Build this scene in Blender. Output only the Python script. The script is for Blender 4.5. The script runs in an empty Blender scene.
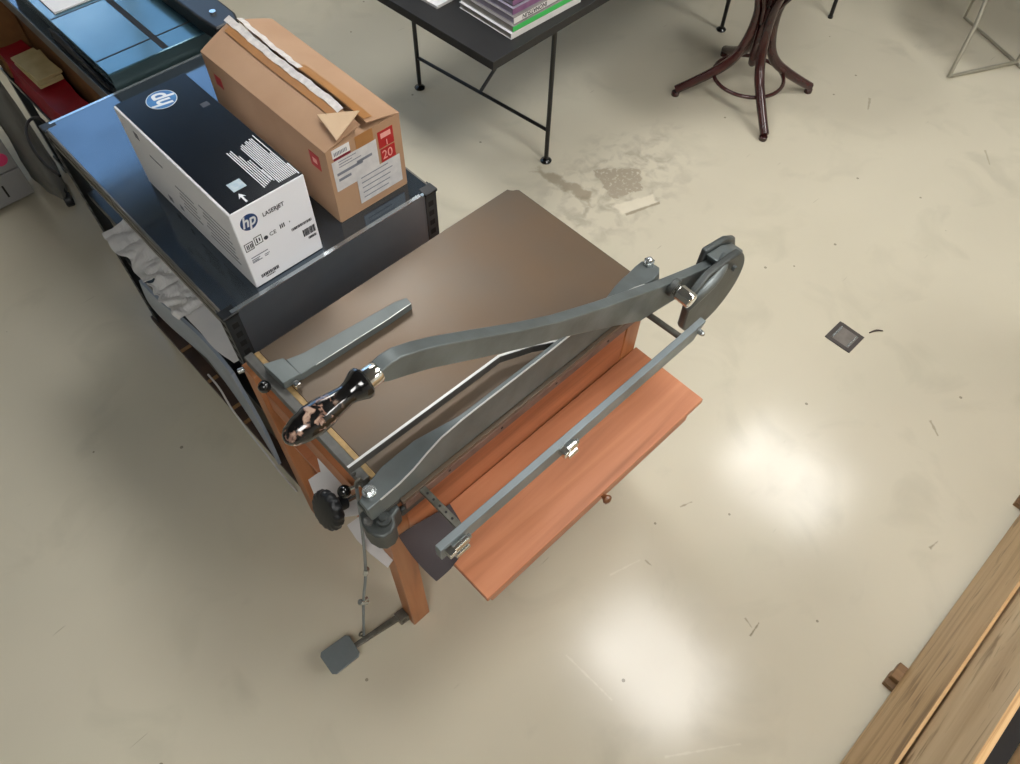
import bpy, bmesh, math, random
from mathutils import Vector, Matrix, noise
random.seed(7)
SC = bpy.context.scene
COL = SC.collection
PI = math.pi

# ------------------------------------------------------------------ materials
def S(r, g, b):
    f = lambda c: (c/255)/12.92 if c/255 <= .04045 else ((c/255+.055)/1.055)**2.4
    return (f(r), f(g), f(b), 1.0)

def newmat(name):
    m = bpy.data.materials.new(name); m.use_nodes = True
    nt = m.node_tree; bs = nt.nodes['Principled BSDF']
    return m, nt, bs

def N(nt, t, **kw):
    n = nt.nodes.new(t)
    for k, v in kw.items(): setattr(n, k, v)
    return n

def coords(nt, scale=(1, 1, 1), rot=(0, 0, 0)):
    tc = N(nt, 'ShaderNodeTexCoord'); mp = N(nt, 'ShaderNodeMapping')
    mp.inputs['Scale'].default_value = scale; mp.inputs['Rotation'].default_value = rot
    nt.links.new(tc.outputs['Object'], mp.inputs['Vector'])
    return mp.outputs['Vector']

def ramp(nt, src, stops):
    r = N(nt, 'ShaderNodeValToRGB'); nt.links.new(src, r.inputs['Fac'])
    e = r.color_ramp.elements
    while len(e) < len(stops): e.new(.5)
    for i, (p, c) in enumerate(stops): e[i].position = p; e[i].color = c
    return r.outputs['Color']

def mat(name, col, rough=.5, metal=0., var=None, vscale=8., vdet=4., rvar=0., bump=0., bscale=60., coat=0., stretch=(1, 1, 1)):
    m, nt, bs = newmat(name)
    bs.inputs['Base Color'].default_value = col
    bs.inputs['Roughness'].default_value = rough
    bs.inputs['Metallic'].default_value = metal
    if coat:
        bs.inputs['Coat Weight'].default_value = coat; bs.inputs['Coat Roughness'].default_value = .08
    if var or rvar or bump:
        v = coords(nt, stretch)
        nz = N(nt, 'ShaderNodeTexNoise'); nz.inputs['Scale'].default_value = vscale; nz.inputs['Detail'].default_value = vdet
        nt.links.new(v, nz.inputs['Vector'])
        if var:
            c = ramp(nt, nz.outputs['Fac'], [(.32, col), (.68, var)]); nt.links.new(c, bs.inputs['Base Color'])
        if rvar:
            mr = N(nt, 'ShaderNodeMapRange'); mr.inputs['To Min'].default_value = max(.02, rough-rvar); mr.inputs['To Max'].default_value = rough+rvar
            mr.inputs['From Min'].default_value = .3; mr.inputs['From Max'].default_value = .7
            nt.links.new(nz.outputs['Fac'], mr.inputs['Value']); nt.links.new(mr.outputs['Result'], bs.inputs['Roughness'])
        if bump:
            n2 = N(nt, 'ShaderNodeTexNoise'); n2.inputs['Scale'].default_value = bscale; n2.inputs['Detail'].default_value = 3
            nt.links.new(v, n2.inputs['Vector'])
            bp = N(nt, 'ShaderNodeBump'); bp.inputs['Strength'].default_value = bump; bp.inputs['Distance'].default_value = .002
            nt.links.new(n2.outputs['Fac'], bp.inputs['Height']); nt.links.new(bp.outputs['Normal'], bs.inputs['Normal'])
    return m

def wood(name, c1, c2, c3, axis='x', rough=.45, fine=1., knots=False):
    m, nt, bs = newmat(name)
    lo, hi = 1.6, 26.*fine
    sc = {'x': (lo, hi, hi), 'y': (hi, lo, hi), 'z': (hi, hi, lo)}[axis]
    v = coords(nt, sc)
    n1 = N(nt, 'ShaderNodeTexNoise'); n1.inputs['Scale'].default_value = 1.0; n1.inputs['Detail'].default_value = 6; n1.inputs['Distortion'].default_value = .6
    nt.links.new(v, n1.inputs['Vector'])
    c = ramp(nt, n1.outputs['Fac'], [(.28, c2), (.5, c1), (.75, c3)])
    if knots:
        v2 = coords(nt, tuple(s*q for s, q in zip({'x': (4, 22, 22)}['x'], (1, 1, 1))))
        n2 = N(nt, 'ShaderNodeTexNoise'); n2.inputs['Scale'].default_value = 1.; n2.inputs['Detail'].default_value = 3; n2.inputs['Distortion'].default_value = 1.2
        nt.links.new(v2, n2.inputs['Vector'])
        k = ramp(nt, n2.outputs['Fac'], [(.57, (0, 0, 0, 1)), (.68, (.85, .85, .85, 1))])
        mx = N(nt, 'ShaderNodeMix', data_type='RGBA'); nt.links.new(k, mx.inputs['Factor']); nt.links.new(c, mx.inputs['A'])
        mx.inputs['B'].default_value = S(128, 96, 58); c = mx.outputs['Result']
    nt.links.new(c, bs.inputs['Base Color'])
    bs.inputs['Roughness'].default_value = rough
    return m

def emis(name, col, strength):
    m, nt, bs = newmat(name)
    bs.inputs['Base Color'].default_value = (.8, .8, .8, 1)
    bs.inputs['Emission Color'].default_value = col; bs.inputs['Emission Strength'].default_value = strength
    return m

DKM, LTM = S(112, 100, 78), S(226, 221, 204)
MARKS = [((1.022, -.067), (1.076, -.062), .003, DKM, .8), ((1.203, .359), (1.248, .343), .003, DKM, .6), ((1.057, -.023), (1.047, -.056), .003, DKM, .5),
         ((1.694, -.308), (1.737, -.315), .004, DKM, .6), ((2.148, -.056), (2.108, -.110), .006, S(150, 140, 118), .7), ((.972, .319), (.974, .289), .003, DKM, .5),
         ((3.665, 1.126), (3.573, 1.081), .007, S(150, 140, 118), .6), ((3.724, .532), (3.640, .464), .006, S(150, 140, 118), .5),
         ((.567, .288), (.572, .104), .003, LTM, .35), ((.568, -.103), (.751, -.231), .003, LTM, .35), ((.851, .364), (.961, .330), .003, LTM, .3)]
def floor_mat():
    m, nt, bs = newmat('floor_epoxy')
    L = nt.links
    tc = N(nt, 'ShaderNodeTexCoord'); P = tc.outputs['Object']
    def nz(scale, det=4, dist=0., st=None, rot=0.):
        n = N(nt, 'ShaderNodeTexNoise'); n.inputs['Scale'].default_value = scale; n.inputs['Detail'].default_value = det; n.inputs['Distortion'].default_value = dist
        if st or rot:
            mp = N(nt, 'ShaderNodeMapping'); mp.inputs['Scale'].default_value = st or (1, 1, 1); mp.inputs['Rotation'].default_value = (0, 0, rot)
            L.new(P, mp.inputs['Vector']); L.new(mp.outputs['Vector'], n.inputs['Vector'])
        else: L.new(P, n.inputs['Vector'])
        return n.outputs['Fac']
    def mix(a, b, f):
        x = N(nt, 'ShaderNodeMix', data_type='RGBA')
        for s, q in (('Factor', f), ('A', a), ('B', b)):
            if isinstance(q, (tuple, float)): x.inputs[s].default_value = q
            else: L.new(q, x.inputs[s])
        return x.outputs['Result']
    def math_(op, a, b=None, clamp=False):
        x = N(nt, 'ShaderNodeMath', operation=op, use_clamp=clamp)
        for i, q in enumerate((a, b)):
            if q is None: continue
            if isinstance(q, (int, float)): x.inputs[i].default_value = q
            else: L.new(q, x.inputs[i])
        return x.outputs[0]
    sep = N(nt, 'ShaderNodeSeparateXYZ'); L.new(P, sep.inputs[0]); X, Y = sep.outputs['X'], sep.outputs['Y']
    def poly(pts, edge=.008, rag=.0, ragscale=30.):
        # 1 inside a convex polygon on the floor (half-planes), with a ragged edge
        d = None
        n = len(pts)
        area = sum(pts[i][0]*pts[(i+1) % n][1]-pts[(i+1) % n][0]*pts[i][1] for i in range(n))
        if area < 0: pts = pts[::-1]
        for i in range(n):
            (x0, y0), (x1, y1) = pts[i], pts[(i+1) % n]
            l = math.hypot(x1-x0, y1-y0); nx, ny = -(y1-y0)/l, (x1-x0)/l
            e = math_('ADD', math_('ADD', math_('MULTIPLY', X, nx), math_('MULTIPLY', Y, ny)), -(nx*x0+ny*y0))
            d = e if d is None else math_('MINIMUM', d, e)
        if rag: d = math_('ADD', d, math_('MULTIPLY', math_('ADD', nz(ragscale, 5), -.5), rag))
        return math_('ADD', math_('DIVIDE', d, edge), .5, clamp=True)
    base = ramp(nt, nz(.9, 5), [(.35, S(198, 191, 171)), (.65, S(206, 199, 179))])
    grime = ramp(nt, nz(3.5, 8, .8), [(.56, (0, 0, 0, 1)), (.74, (.35, .35, .35, 1))])
    c = mix(base, S(170, 165, 146), grime)
    # fine specks and scratches
    vo = N(nt, 'ShaderNodeTexVoronoi'); vo.inputs['Scale'].default_value = 9.; L.new(P, vo.inputs['Vector'])
    cs = N(nt, 'ShaderNodeSeparateColor'); L.new(vo.outputs['Color'], cs.inputs[0])
    spk = math_('MULTIPLY', math_('LESS_THAN', vo.outputs['Distance'], .055), math_('GREATER_THAN', cs.outputs['Red'], .72))
    c = mix(c, S(92, 82, 66), math_('MULTIPLY', spk, .6))
    for k, (rot, th) in enumerate(((.5, .765), (1.9, .775))):
        s = nz(1., 2, 0., (5., 75., 1.), rot)
        s = ramp(nt, s, [(th, (0, 0, 0, 1)), (th+.02, (.45, .45, .45, 1))])
        c = mix(c, S(140, 132, 112), s)
    # worn-through patch near the black table and the smears around it
    smear = math_('MULTIPLY', poly([(1.95, 1.75), (2.35, 1.80), (2.66, 1.66), (2.50, 1.42), (2.15, 1.36), (1.85, 1.48)], .25, .3, 9), ramp(nt, nz(14, 6, .5), [(.45, (0, 0, 0, 1)), (.62, (.7, .7, .7, 1))]))
    c = mix(c, S(158, 150, 134), smear)
    c = mix(c, S(150, 138, 118), math_('MULTIPLY', poly([(2.02, 1.90), (2.06, 1.89), (2.12, 1.62), (2.06, 1.58)], .02, .10, 18), .75))
    main = poly([(2.23, 1.725), (2.36, 1.615), (2.40, 1.57), (2.30, 1.475), (2.15, 1.52)], .01, .05, 26)
    c = mix(c, S(160, 150, 132), math_('MULTIPLY', main, ramp(nt, nz(60, 3), [(.36, (.3, .3, .3, 1)), (.46, (1, 1, 1, 1))])))
    c = mix(c, S(222, 214, 194), math_('MULTIPLY', poly([(2.12, 1.50), (2.31, 1.42), (2.285, 1.37), (2.12, 1.43)], .012, .03), .8))
    c = mix(c, S(145, 135, 115), math_('MULTIPLY', poly([(2.13, 1.425), (2.30, 1.37), (2.29, 1.36), (2.12, 1.412)], .006, .015), .8))
    for (x0, y0), (x1, y1), w, col, f in MARKS:
        l = math.hypot(x1-x0, y1-y0); nx, ny = -(y1-y0)/l*w, (x1-x0)/l*w
        c = mix(c, col, math_('MULTIPLY', poly([(x0+nx, y0+ny), (x1+nx*.4, y1+ny*.4), (x1-nx*.4, y1-ny*.4), (x0-nx, y0-ny)], .004, .012, 40), f))
    L.new(c, bs.inputs['Base Color'])
    rr = N(nt, 'ShaderNodeMapRange'); L.new(nz(7, 4), rr.inputs['Value'])
    rr.inputs['From Min'].default_value = .3; rr.inputs['From Max'].default_value = .7; rr.inputs['To Min'].default_value = .15; rr.inputs['To Max'].default_value = .21
    rg = math_('ADD', math_('ADD', rr.outputs['Result'], math_('MULTIPLY', math_('ADD', nz(110, 3), -.5), .10)), math_('MULTIPLY', main, .4)); L.new(rg, bs.inputs['Roughness'])
    bs.inputs['Specular IOR Level'].default_value = .37
    bp = N(nt, 'ShaderNodeBump'); bp.inputs['Strength'].default_value = .05; bp.inputs['Distance'].default_value = .003
    L.new(nz(9, 3), bp.inputs['Height']); L.new(bp.outputs['Normal'], bs.inputs['Normal'])
    return m

M = {}
M['floor'] = floor_mat()
M['wall'] = mat('wall_paint', S(226, 224, 216), .8, var=S(220, 217, 208), vscale=2)
M['wall_grey'] = mat('grey_wall_paint', S(150, 148, 143), .8, var=S(144, 142, 137), vscale=2)
M['ceil'] = mat('ceiling_paint', S(128, 127, 124), .85, var=S(121, 120, 117), vscale=2)
M['white_frame'] = mat('white_window_frame', S(225, 225, 222), .4)
M['lamp'] = emis('lamp_diffuser', (1.0, .985, .955, 1), 10.6)
M['bed'] = mat('brown_steel_bed', S(92, 84, 74), .41, .38, var=S(106, 86, 66), vscale=2.6, vdet=6, rvar=.07)
M['steel'] = mat('grey_cast_steel', S(112, 120, 121), .40, .45, var=S(96, 101, 100), vscale=9, rvar=.08, bump=.15, bscale=90)
M['steel_dk'] = mat('dark_cast_steel', S(82, 88, 88), .42, .4, var=S(66, 68, 66), vscale=12, bump=.2, bscale=80)
M['steel_lt'] = mat('light_grey_steel', S(136, 146, 150), .38, .5, var=S(120, 128, 130), vscale=10, rvar=.06)
M['rail'] = mat('grey_painted_rail', S(84, 84, 82), .5, .2, var=S(98, 97, 93), vscale=40)
M['fixedknife'] = mat('worn_pink_brown_iron', S(132, 108, 98), .5, .35, var=S(104, 84, 76), vscale=30)
M['chrome'] = mat('chrome', S(225, 225, 222), .12, 1.0)
M['bolt'] = mat('bright_bolt', S(190, 195, 195), .25, .9)
M['blackgloss'] = mat('black_bakelite', S(16, 16, 17), .16, coat=.4)
M['blackmat'] = mat('black_plastic', S(24, 26, 29), .45)
M['brass'] = mat('brass_scale', S(176, 146, 98), .5, .25, var=S(146, 122, 84), vscale=60)
M['iron'] = mat('dark_iron_bar', S(112, 110, 102), .4, .5, var=S(86, 84, 76), vscale=40)
M['cherry'] = wood('cherry_wood_x', S(180, 116, 80), S(156, 97, 63), S(196, 132, 95), 'x', .42)
M['cherry_y'] = wood('cherry_wood_y', S(172, 110, 72), S(150, 92, 58), S(186, 124, 84), 'y', .45)
M['cherry_z'] = wood('cherry_wood_z', S(174, 114, 72), S(152, 96, 58), S(186, 128, 86), 'z', .45)
M['knobwood'] = mat('knob_wood', S(118, 78, 50), .3)
M['oak'] = wood('oak_veneer', S(190, 156, 110), S(164, 130, 86), S(204, 174, 130), 'x', .5, .75, knots=True)
M['oak2'] = wood('pale_oak_veneer', S(204, 178, 140), S(182, 152, 112), S(216, 194, 158), 'x', .5, .5, knots=True)
M['plyedge'] = wood('plywood_edge', S(206, 168, 118), S(150, 108, 66), S(228, 196, 150), 'x', .6, 3)
M['batten'] = wood('brown_batten', S(132, 100, 66), S(96, 70, 42), S(156, 122, 84), 'y', .6)
M['lightwood'] = wood('light_birch', S(240, 204, 154), S(226, 186, 130), S(246, 218, 172), 'x', .5)
M['shelf'] = mat('anthracite_shelf_paint', S(92, 102, 112), .12, .8, var=S(84, 94, 104), vscale=5, rvar=.03)
M['shelf_front'] = mat('brushed_grey_panel', S(150, 166, 180), .33, .85, var=S(138, 154, 168), vscale=5, rvar=.04)
M['edge_line'] = mat('pale_edge_line', S(200, 202, 200), .35, .4)
M['shelf_side'] = mat('shelf_side_paint', S(118, 114, 106), .45, .3, var=S(106, 102, 95), vscale=10)
M['post'] = mat('shelf_post_metal', S(58, 62, 64), .4, .4)
M['slot'] = mat('dark_slot', S(10, 10, 11), .8)
M['lip'] = mat('pale_lip_edge', S(170, 178, 182), .25, .8)  # lip in a paler metal than the rest of the shelf
M['boxwhite'] = mat('white_carton', S(236, 237, 241), .55, var=S(230, 232, 237), vscale=4)
M['boxblack'] = mat('black_carton_print', S(12, 15, 19), .22, var=S(15, 18, 24), vscale=6)
M['boxblack'].node_tree.nodes['Principled BSDF'].inputs['Specular IOR Level'].default_value = .25
M['white_ink'] = mat('white_print', S(215, 218, 222), .5)
M['grey_ink'] = mat('grey_print', S(120, 124, 134), .6)
M['dark_ink'] = mat('dark_print', S(48, 50, 58), .6)
M['navy'] = mat('navy_logo', S(28, 58, 104), .4)
M['blue'] = mat('blue_logo', S(60, 122, 176), .35, var=S(34, 88, 146), vscale=30)
M['sticker'] = mat('holographic_sticker', S(176, 196, 208), .25, .5, var=S(206, 216, 220), vscale=80)
M['kraft'] = mat('kraft_cardboard', S(174, 140, 110), .75, var=S(165, 130, 100), vscale=6, bump=.05)
M['kraft_in'] = mat('kraft_inside', S(206, 178, 146), .8, var=S(196, 168, 136), vscale=10)
M['browntape'] = mat('brown_packing_tape', S(166, 118, 70), .3, var=S(154, 108, 64), vscale=20)
M['whitetape'] = mat('torn_white_tape', S(216, 210, 204), .5, var=S(190, 184, 180), vscale=60)
M['paper'] = mat('white_paper', S(222, 220, 218), .7, var=S(212, 212, 212), vscale=12)
M['paper_lab'] = mat('label_paper', S(206, 204, 202), .6, var=S(192, 190, 190), vscale=50)
M['redlab'] = mat('red_label', S(168, 34, 34), .5)
M['maroon'] = mat('maroon_print', S(120, 28, 46), .5)
M['pinkink'] = mat('pale_red_print', S(228, 160, 150), .5)
M['teal'] = mat('teal_enamel', S(72, 104, 116), .16, .5, var=S(66, 97, 109), vscale=5, rvar=.04)
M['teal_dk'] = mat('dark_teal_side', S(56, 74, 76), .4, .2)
M['red'] = mat('red_fabric', S(170, 16, 36), .55, var=S(146, 10, 30), vscale=14, bump=.4, bscale=20)
M['cream'] = mat('cream_paper', S(206, 190, 142), .75, var=S(190, 172, 126), vscale=20)
M['oldcard'] = mat('old_brown_card', S(142, 100, 56), .75, var=S(120, 80, 44), vscale=12)
M['greycab'] = mat('grey_cabinet', S(150, 150, 150), .5, var=S(143, 143, 144), vscale=6)
M['greycover'] = mat('grey_dust_cover', S(124, 124, 120), .5, var=S(108, 108, 104), vscale=7, bump=.5, bscale=18)
M['pink'] = mat('pink_sticker', S(214, 60, 112), .5)
M['portfolio'] = mat('blue_grey_plastic', S(158, 170, 186), .35, var=S(140, 152, 168), vscale=7)
M['darkcase'] = mat('dark_olive_case', S(66, 64, 56), .6, var=S(56, 54, 48), vscale=8)
M['darkwood'] = mat('dark_brown_board', S(70, 54, 46), .5, var=S(52, 40, 36), vscale=16)
M['tableblack'] = mat('black_table_laminate', S(34, 33, 33), .6, var=S(29, 28, 28), vscale=8)
M['blackmetal'] = mat('black_powder_coat', S(20, 20, 21), .35)
M['bentwood'] = mat('mahogany_bentwood', S(66, 30, 28), .25, var=S(50, 22, 22), vscale=12, coat=.3)
M['chairmetal'] = mat('pale_grey_tube', S(168, 164, 148), .35, .5)
M['seatdark'] = mat('dark_seat_shell', S(40, 38, 36), .5)
M['brownsheet'] = mat('dark_aubergine_card', S(46, 35, 38), .6, var=S(40, 31, 34), vscale=8)
M['drain'] = mat('floor_box_steel', S(128, 122, 116), .4, .5, var=S(112, 106, 100), vscale=30)
M['drain_dk'] = mat('floor_box_recess', S(66, 60, 56), .6)
M['pagegrey'] = mat('page_edges', S(150, 146, 138), .8, var=S(136, 132, 124), vscale=60)
M['green'] = mat('green_spine', S(64, 190, 92), .4)
M['purple'] = mat('purple_cover', S(118, 78, 118), .4, var=S(138, 96, 132), vscale=30)
M['lilac'] = mat('lilac_grey_cover', S(150, 144, 160), .4, var=S(130, 124, 140), vscale=25)
M['greycover_book'] = mat('grey_book_cover', S(142, 138, 136), .4, var=S(126, 122, 120), vscale=20)
M['cable'] = mat('black_cable', S(18, 18, 18), .4)

def handle_mat():
    m, nt, bs = newmat('worn_black_handle')
    v = coords(nt, (1, 1, 1))
    n = N(nt, 'ShaderNodeTexNoise'); n.inputs['Scale'].default_value = 62; n.inputs['Detail'].default_value = 5; n.inputs['Distortion'].default_value = .6
    nt.links.new(v, n.inputs['Vector'])
    c = ramp(nt, n.outputs['Fac'], [(.52, S(13, 12, 13)), (.56, S(120, 92, 80)), (.64, S(176, 150, 132))])
    sx = N(nt, 'ShaderNodeSeparateXYZ'); tc = N(nt, 'ShaderNodeTexCoord'); nt.links.new(tc.outputs['Object'], sx.inputs[0])
    mr = N(nt, 'ShaderNodeMapRange'); nt.links.new(sx.outputs['X'], mr.inputs['Value'])
    mr.inputs['From Min'].default_value = HX0+.075; mr.inputs['From Max'].default_value = HX0+.10
    mx = N(nt, 'ShaderNodeMix', data_type='RGBA'); nt.links.new(mr.outputs['Result'], mx.inputs['Factor']); nt.links.new(c, mx.inputs['A']); mx.inputs['B'].default_value = S(13, 12, 13)
    nt.links.new(mx.outputs['Result'], bs.inputs['Base Color']); bs.inputs['Roughness'].default_value = .16
    bs.inputs['Coat Weight'].default_value = .5; bs.inputs['Coat Roughness'].default_value = .06
    return m

# ------------------------------------------------------------------ mesh helpers
OFF = {}
def offs(o):
    return OFF.get(o.name, Vector((0, 0, 0))) if o else Vector((0, 0, 0))

def tag(o, label=None, cat=None, group=None, kind=None):
    if label: o['label'] = label
    if cat: o['category'] = cat
    if group: o['group'] = group
    if kind: o['kind'] = kind
    return o

def thing(name, label, cat, loc=(0, 0, 0), group=None, rot=0., local=False):
    o = bpy.data.objects.new(name, None); COL.objects.link(o)
    o.empty_display_size = .05
    o.location = loc; o.rotation_euler = (0, 0, rot)
    OFF[o.name] = Vector((0, 0, 0)) if local else Vector(loc)
    return tag(o, label, cat, group)

class B:
    def __init__(s): s.bm = bmesh.new()
    def box(s, x0, x1, y0, y1, z0, z1, rz=0., taper=None):
        vs = [(x0, y0, z0), (x1, y0, z0), (x1, y1, z0), (x0, y1, z0), (x0, y0, z1), (x1, y0, z1), (x1, y1, z1), (x0, y1, z1)]
        if rz:
            c = Vector(((x0+x1)/2, (y0+y1)/2, 0)); R = Matrix.Rotation(rz, 3, 'Z')
            vs = [tuple(R @ (Vector(v)-c) + c) for v in vs]
        v = [s.bm.verts.new(q) for q in vs]
        for f in ((3, 2, 1, 0), (4, 5, 6, 7), (0, 1, 5, 4), (1, 2, 6, 5), (2, 3, 7, 6), (3, 0, 4, 7)): s.bm.faces.new([v[i] for i in f])
        return s
    def prism(s, pts, axis, a0, a1):
        # outline pts in the plane perpendicular to axis; x:(y,z)  y:(x,z)  z:(x,y)
        def mk(p, a): return {'x': (a, p[0], p[1]), 'y': (p[0], a, p[1]), 'z': (p[0], p[1], a)}[axis]
        A = [s.bm.verts.new(mk(p, a0)) for p in pts]; Bv = [s.bm.verts.new(mk(p, a1)) for p in pts]
        s.bm.faces.new(A); s.bm.faces.new(Bv[::-1])
        n = len(pts)
        for i in range(n): s.bm.faces.new((A[i], A[(i+1) % n], Bv[(i+1) % n], Bv[i]))
        return s
    def hull(s, pts3a, pts3b):
        A = [s.bm.verts.new(p) for p in pts3a]; Bv = [s.bm.verts.new(p) for p in pts3b]
        s.bm.faces.new(A); s.bm.faces.new(Bv[::-1]); n = len(A)
        for i in range(n): s.bm.faces.new((A[i], A[(i+1) % n], Bv[(i+1) % n], Bv[i]))
        return s
    def loft(s, rings, cap=True, closed=True):
        R = [[s.bm.verts.new(p) for p in r] for r in rings]; n = len(R[0])
        for a, b in zip(R[:-1], R[1:]):
            for i in range(n if closed else n-1): s.bm.faces.new((a[i], a[(i+1) % n], b[(i+1) % n], b[i]))
        if cap and closed: s.bm.faces.new(R[0][::-1]); s.bm.faces.new(R[-1])
        return s
    def frame(s, d):
        d = Vector(d).normalized(); up = Vector((0, 0, 1)) if abs(d.z) < .95 else Vector((1, 0, 0))
        a = d.cross(up).normalized(); return a, d.cross(a).normalized()
    def lathe(s, p, d, prof, n=20, scl=1.):
        # prof: (distance along d, radius)
        p = Vector(p); d = Vector(d).normalized(); a, b = s.frame(d)
        rings = [[p + d*t + (a*math.cos(2*PI*k/n) + b*math.sin(2*PI*k/n)*scl)*max(r, 1e-4) for k in range(n)] for t, r in prof]
        return s.loft(rings)
    def cyl(s, p0, p1, r, n=16, r1=None):
        d = Vector(p1)-Vector(p0)
        return s.lathe(p0, d, [(0, r), (d.length, r if r1 is None else r1)], n)
    def sph(s, c, r, n=16, m=10, sz=1.):
        prof = [(-r*math.cos(PI*k/m)*sz, r*math.sin(PI*k/m)) for k in range(m+1)]
        return s.lathe(c, (0, 0, 1), prof, n)
    def tube(s, pts, r, n=10, closed=False, smooth=0):
        pts = [Vector(p) for p in pts]; rs = r if isinstance(r, (list, tuple)) else [r]*len(pts)
        if smooth:
            q, rr = [], []
            m = len(pts)
            for i in range(m if closed else m-1):
                P = [pts[(i+k) % m] if closed else pts[min(max(i+k, 0), m-1)] for k in (-1, 0, 1, 2)]
                for j in range(smooth):
                    t = j/smooth
                    q.append(.5*((2*P[1]) + (P[2]-P[0])*t + (2*P[0]-5*P[1]+4*P[2]-P[3])*t*t + (3*P[1]-P[0]-3*P[2]+P[3])*t**3))
                    rr.append(rs[i]*(1-t)+rs[(i+1) % m]*t)
            if not closed: q.append(pts[-1]); rr.append(rs[-1])
            pts, rs = q, rr
        m = len(pts); rings = []; pa = None
        for i in range(m):
            t = (pts[(i+1) % m]-pts[i-1]) if closed else (pts[min(i+1, m-1)]-pts[max(i-1, 0)])
            t.normalize()
            if pa is None: a, _ = s.frame(t)
            else:
                a = pa - t*pa.dot(t)
                a = a.normalized() if a.length > 1e-6 else s.frame(t)[0]
            pa = a; b = t.cross(a)
            rings.append([pts[i] + (a*math.cos(2*PI*k/n)+b*math.sin(2*PI*k/n))*rs[i] for k in range(n)])
        if closed:
            rings.append(rings[0]); return s.loft(rings, cap=False)
        return s.loft(rings)
    def grid(s, f, nu, nv, thick=0.):
        V = [[s.bm.verts.new(f(i/nu, j/nv)) for j in range(nv+1)] for i in range(nu+1)]
        for i in range(nu):
            for j in range(nv): s.bm.faces.new((V[i][j], V[i+1][j], V[i+1][j+1], V[i][j+1]))
        if thick:
            bmesh.ops.recalc_face_normals(s.bm, faces=s.bm.faces[:])
            bmesh.ops.solidify(s.bm, geom=s.bm.faces[:], thickness=thick)
        return s
    def obj(s, name, m, parent=None, bevel=0., seg=2, smooth=True, label=None, sub=0):
        bm = s.bm
        bmesh.ops.remove_doubles(bm, verts=bm.verts[:], dist=1e-6)
        bmesh.ops.recalc_face_normals(bm, faces=bm.faces[:])
        off = offs(parent)
        if off.length: bmesh.ops.translate(bm, verts=bm.verts[:], vec=-off)
        me = bpy.data.meshes.new(name); bm.to_mesh(me); bm.free()
        if smooth:
            for p in me.polygons: p.use_smooth = True
            me.set_sharp_from_angle(angle=math.radians(38))
        me.materials.append(m)
        o = bpy.data.objects.new(name, me); COL.objects.link(o)
        if parent: o.parent = parent
        OFF[o.name] = off
        if bevel:
            b = o.modifiers.new('edge', 'BEVEL'); b.width = bevel; b.segments = seg; b.limit_method = 'ANGLE'; b.angle_limit = math.radians(40)
        if sub:
            b = o.modifiers.new('smooth', 'SUBSURF'); b.levels = sub; b.render_levels = sub
        if label: o['label'] = label
        return o

def solo(name, b, m, label, cat, loc=(0, 0, 0), group=None, **kw):
    """a thing that is one mesh: built in world coordinates, origin moved to loc"""
    dummy_off = Vector(loc)
    bmesh.ops.translate(b.bm, verts=b.bm.verts[:], vec=-dummy_off)
    o = b.obj(name, m, None, **kw); o.location = loc; OFF[o.name] = dummy_off
    return tag(o, label, cat, group)

def struct(name, b, m, parent=None, **kw):
    o = b.obj(name, m, parent, **kw)
    if not parent: o['kind'] = 'structure'
    return o

def text(name, body, size, m, parent, org, right, up, depth=.0004, sx=1., shear=0., label=None, align='LEFT', bold=0.):
    cu = bpy.data.curves.new('t', 'FONT'); cu.body = body; cu.size = size; cu.shear = shear; cu.align_x = align; cu.resolution_u = 4
    cu.extrude = depth/2; cu.offset = bold*size
    to = bpy.data.objects.new('t', cu); COL.objects.link(to)
    dg = bpy.context.evaluated_depsgraph_get(); me = bpy.data.meshes.new_from_object(to.evaluated_get(dg))
    bpy.data.objects.remove(to); bpy.data.curves.remove(cu)
    r = Vector(right).normalized(); u = Vector(up).normalized(); n = r.cross(u)
    off = offs(parent); o3 = Vector(org)-off
    for v in me.vertices: v.co = o3 + r*v.co.x*sx + u*v.co.y + n*v.co.z
    me.name = name; me.materials.clear(); me.materials.append(m)
    o = bpy.data.objects.new(name, me); COL.objects.link(o)
    if parent: o.parent = parent
    OFF[o.name] = off
    if label: o['label'] = label
    return o

# ------------------------------------------------------------------ camera
C = Vector((0, 0, 2.4))
cam_d = bpy.data.cameras.new('camera'); cam = bpy.data.objects.new('camera', cam_d); COL.objects.link(cam)
R = Matrix(((.7215549, .56965154, -.39351703), (-.69216615, .6068629, -.39067051), (.01626483, .55426938, .83217841)))
cam.matrix_world = Matrix.Translation(C) @ R.to_4x4()
cam_d.sensor_width = 36; cam_d.lens = 764.62*36/1020; cam_d.clip_start = .05
SC.camera = cam

# ------------------------------------------------------------------ room
RX0, RX1, RY0, RY1, RZ = -2.2, 6.6, -3.2, 4.4, 3.25
struct('floor', B().box(RX0, RX1, RY0, RY1, -.1, 0), M['floor'])
struct('ceiling', B().box(RX0, RX1, RY0, RY1, RZ, RZ+.1), M['ceil'])
struct('wall_left', B().box(RX0-.15, RX0, RY0, RY1, -.1, RZ+.1), M['wall_grey'])
struct('wall_right', B().box(RX1, RX1+.15, RY0, RY1, -.1, RZ+.1), M['wall'])
struct('wall_front', B().box(RX0-.15, RX1+.15, RY0-.15, RY0, -.1, RZ+.1), M['wall'])
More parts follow.
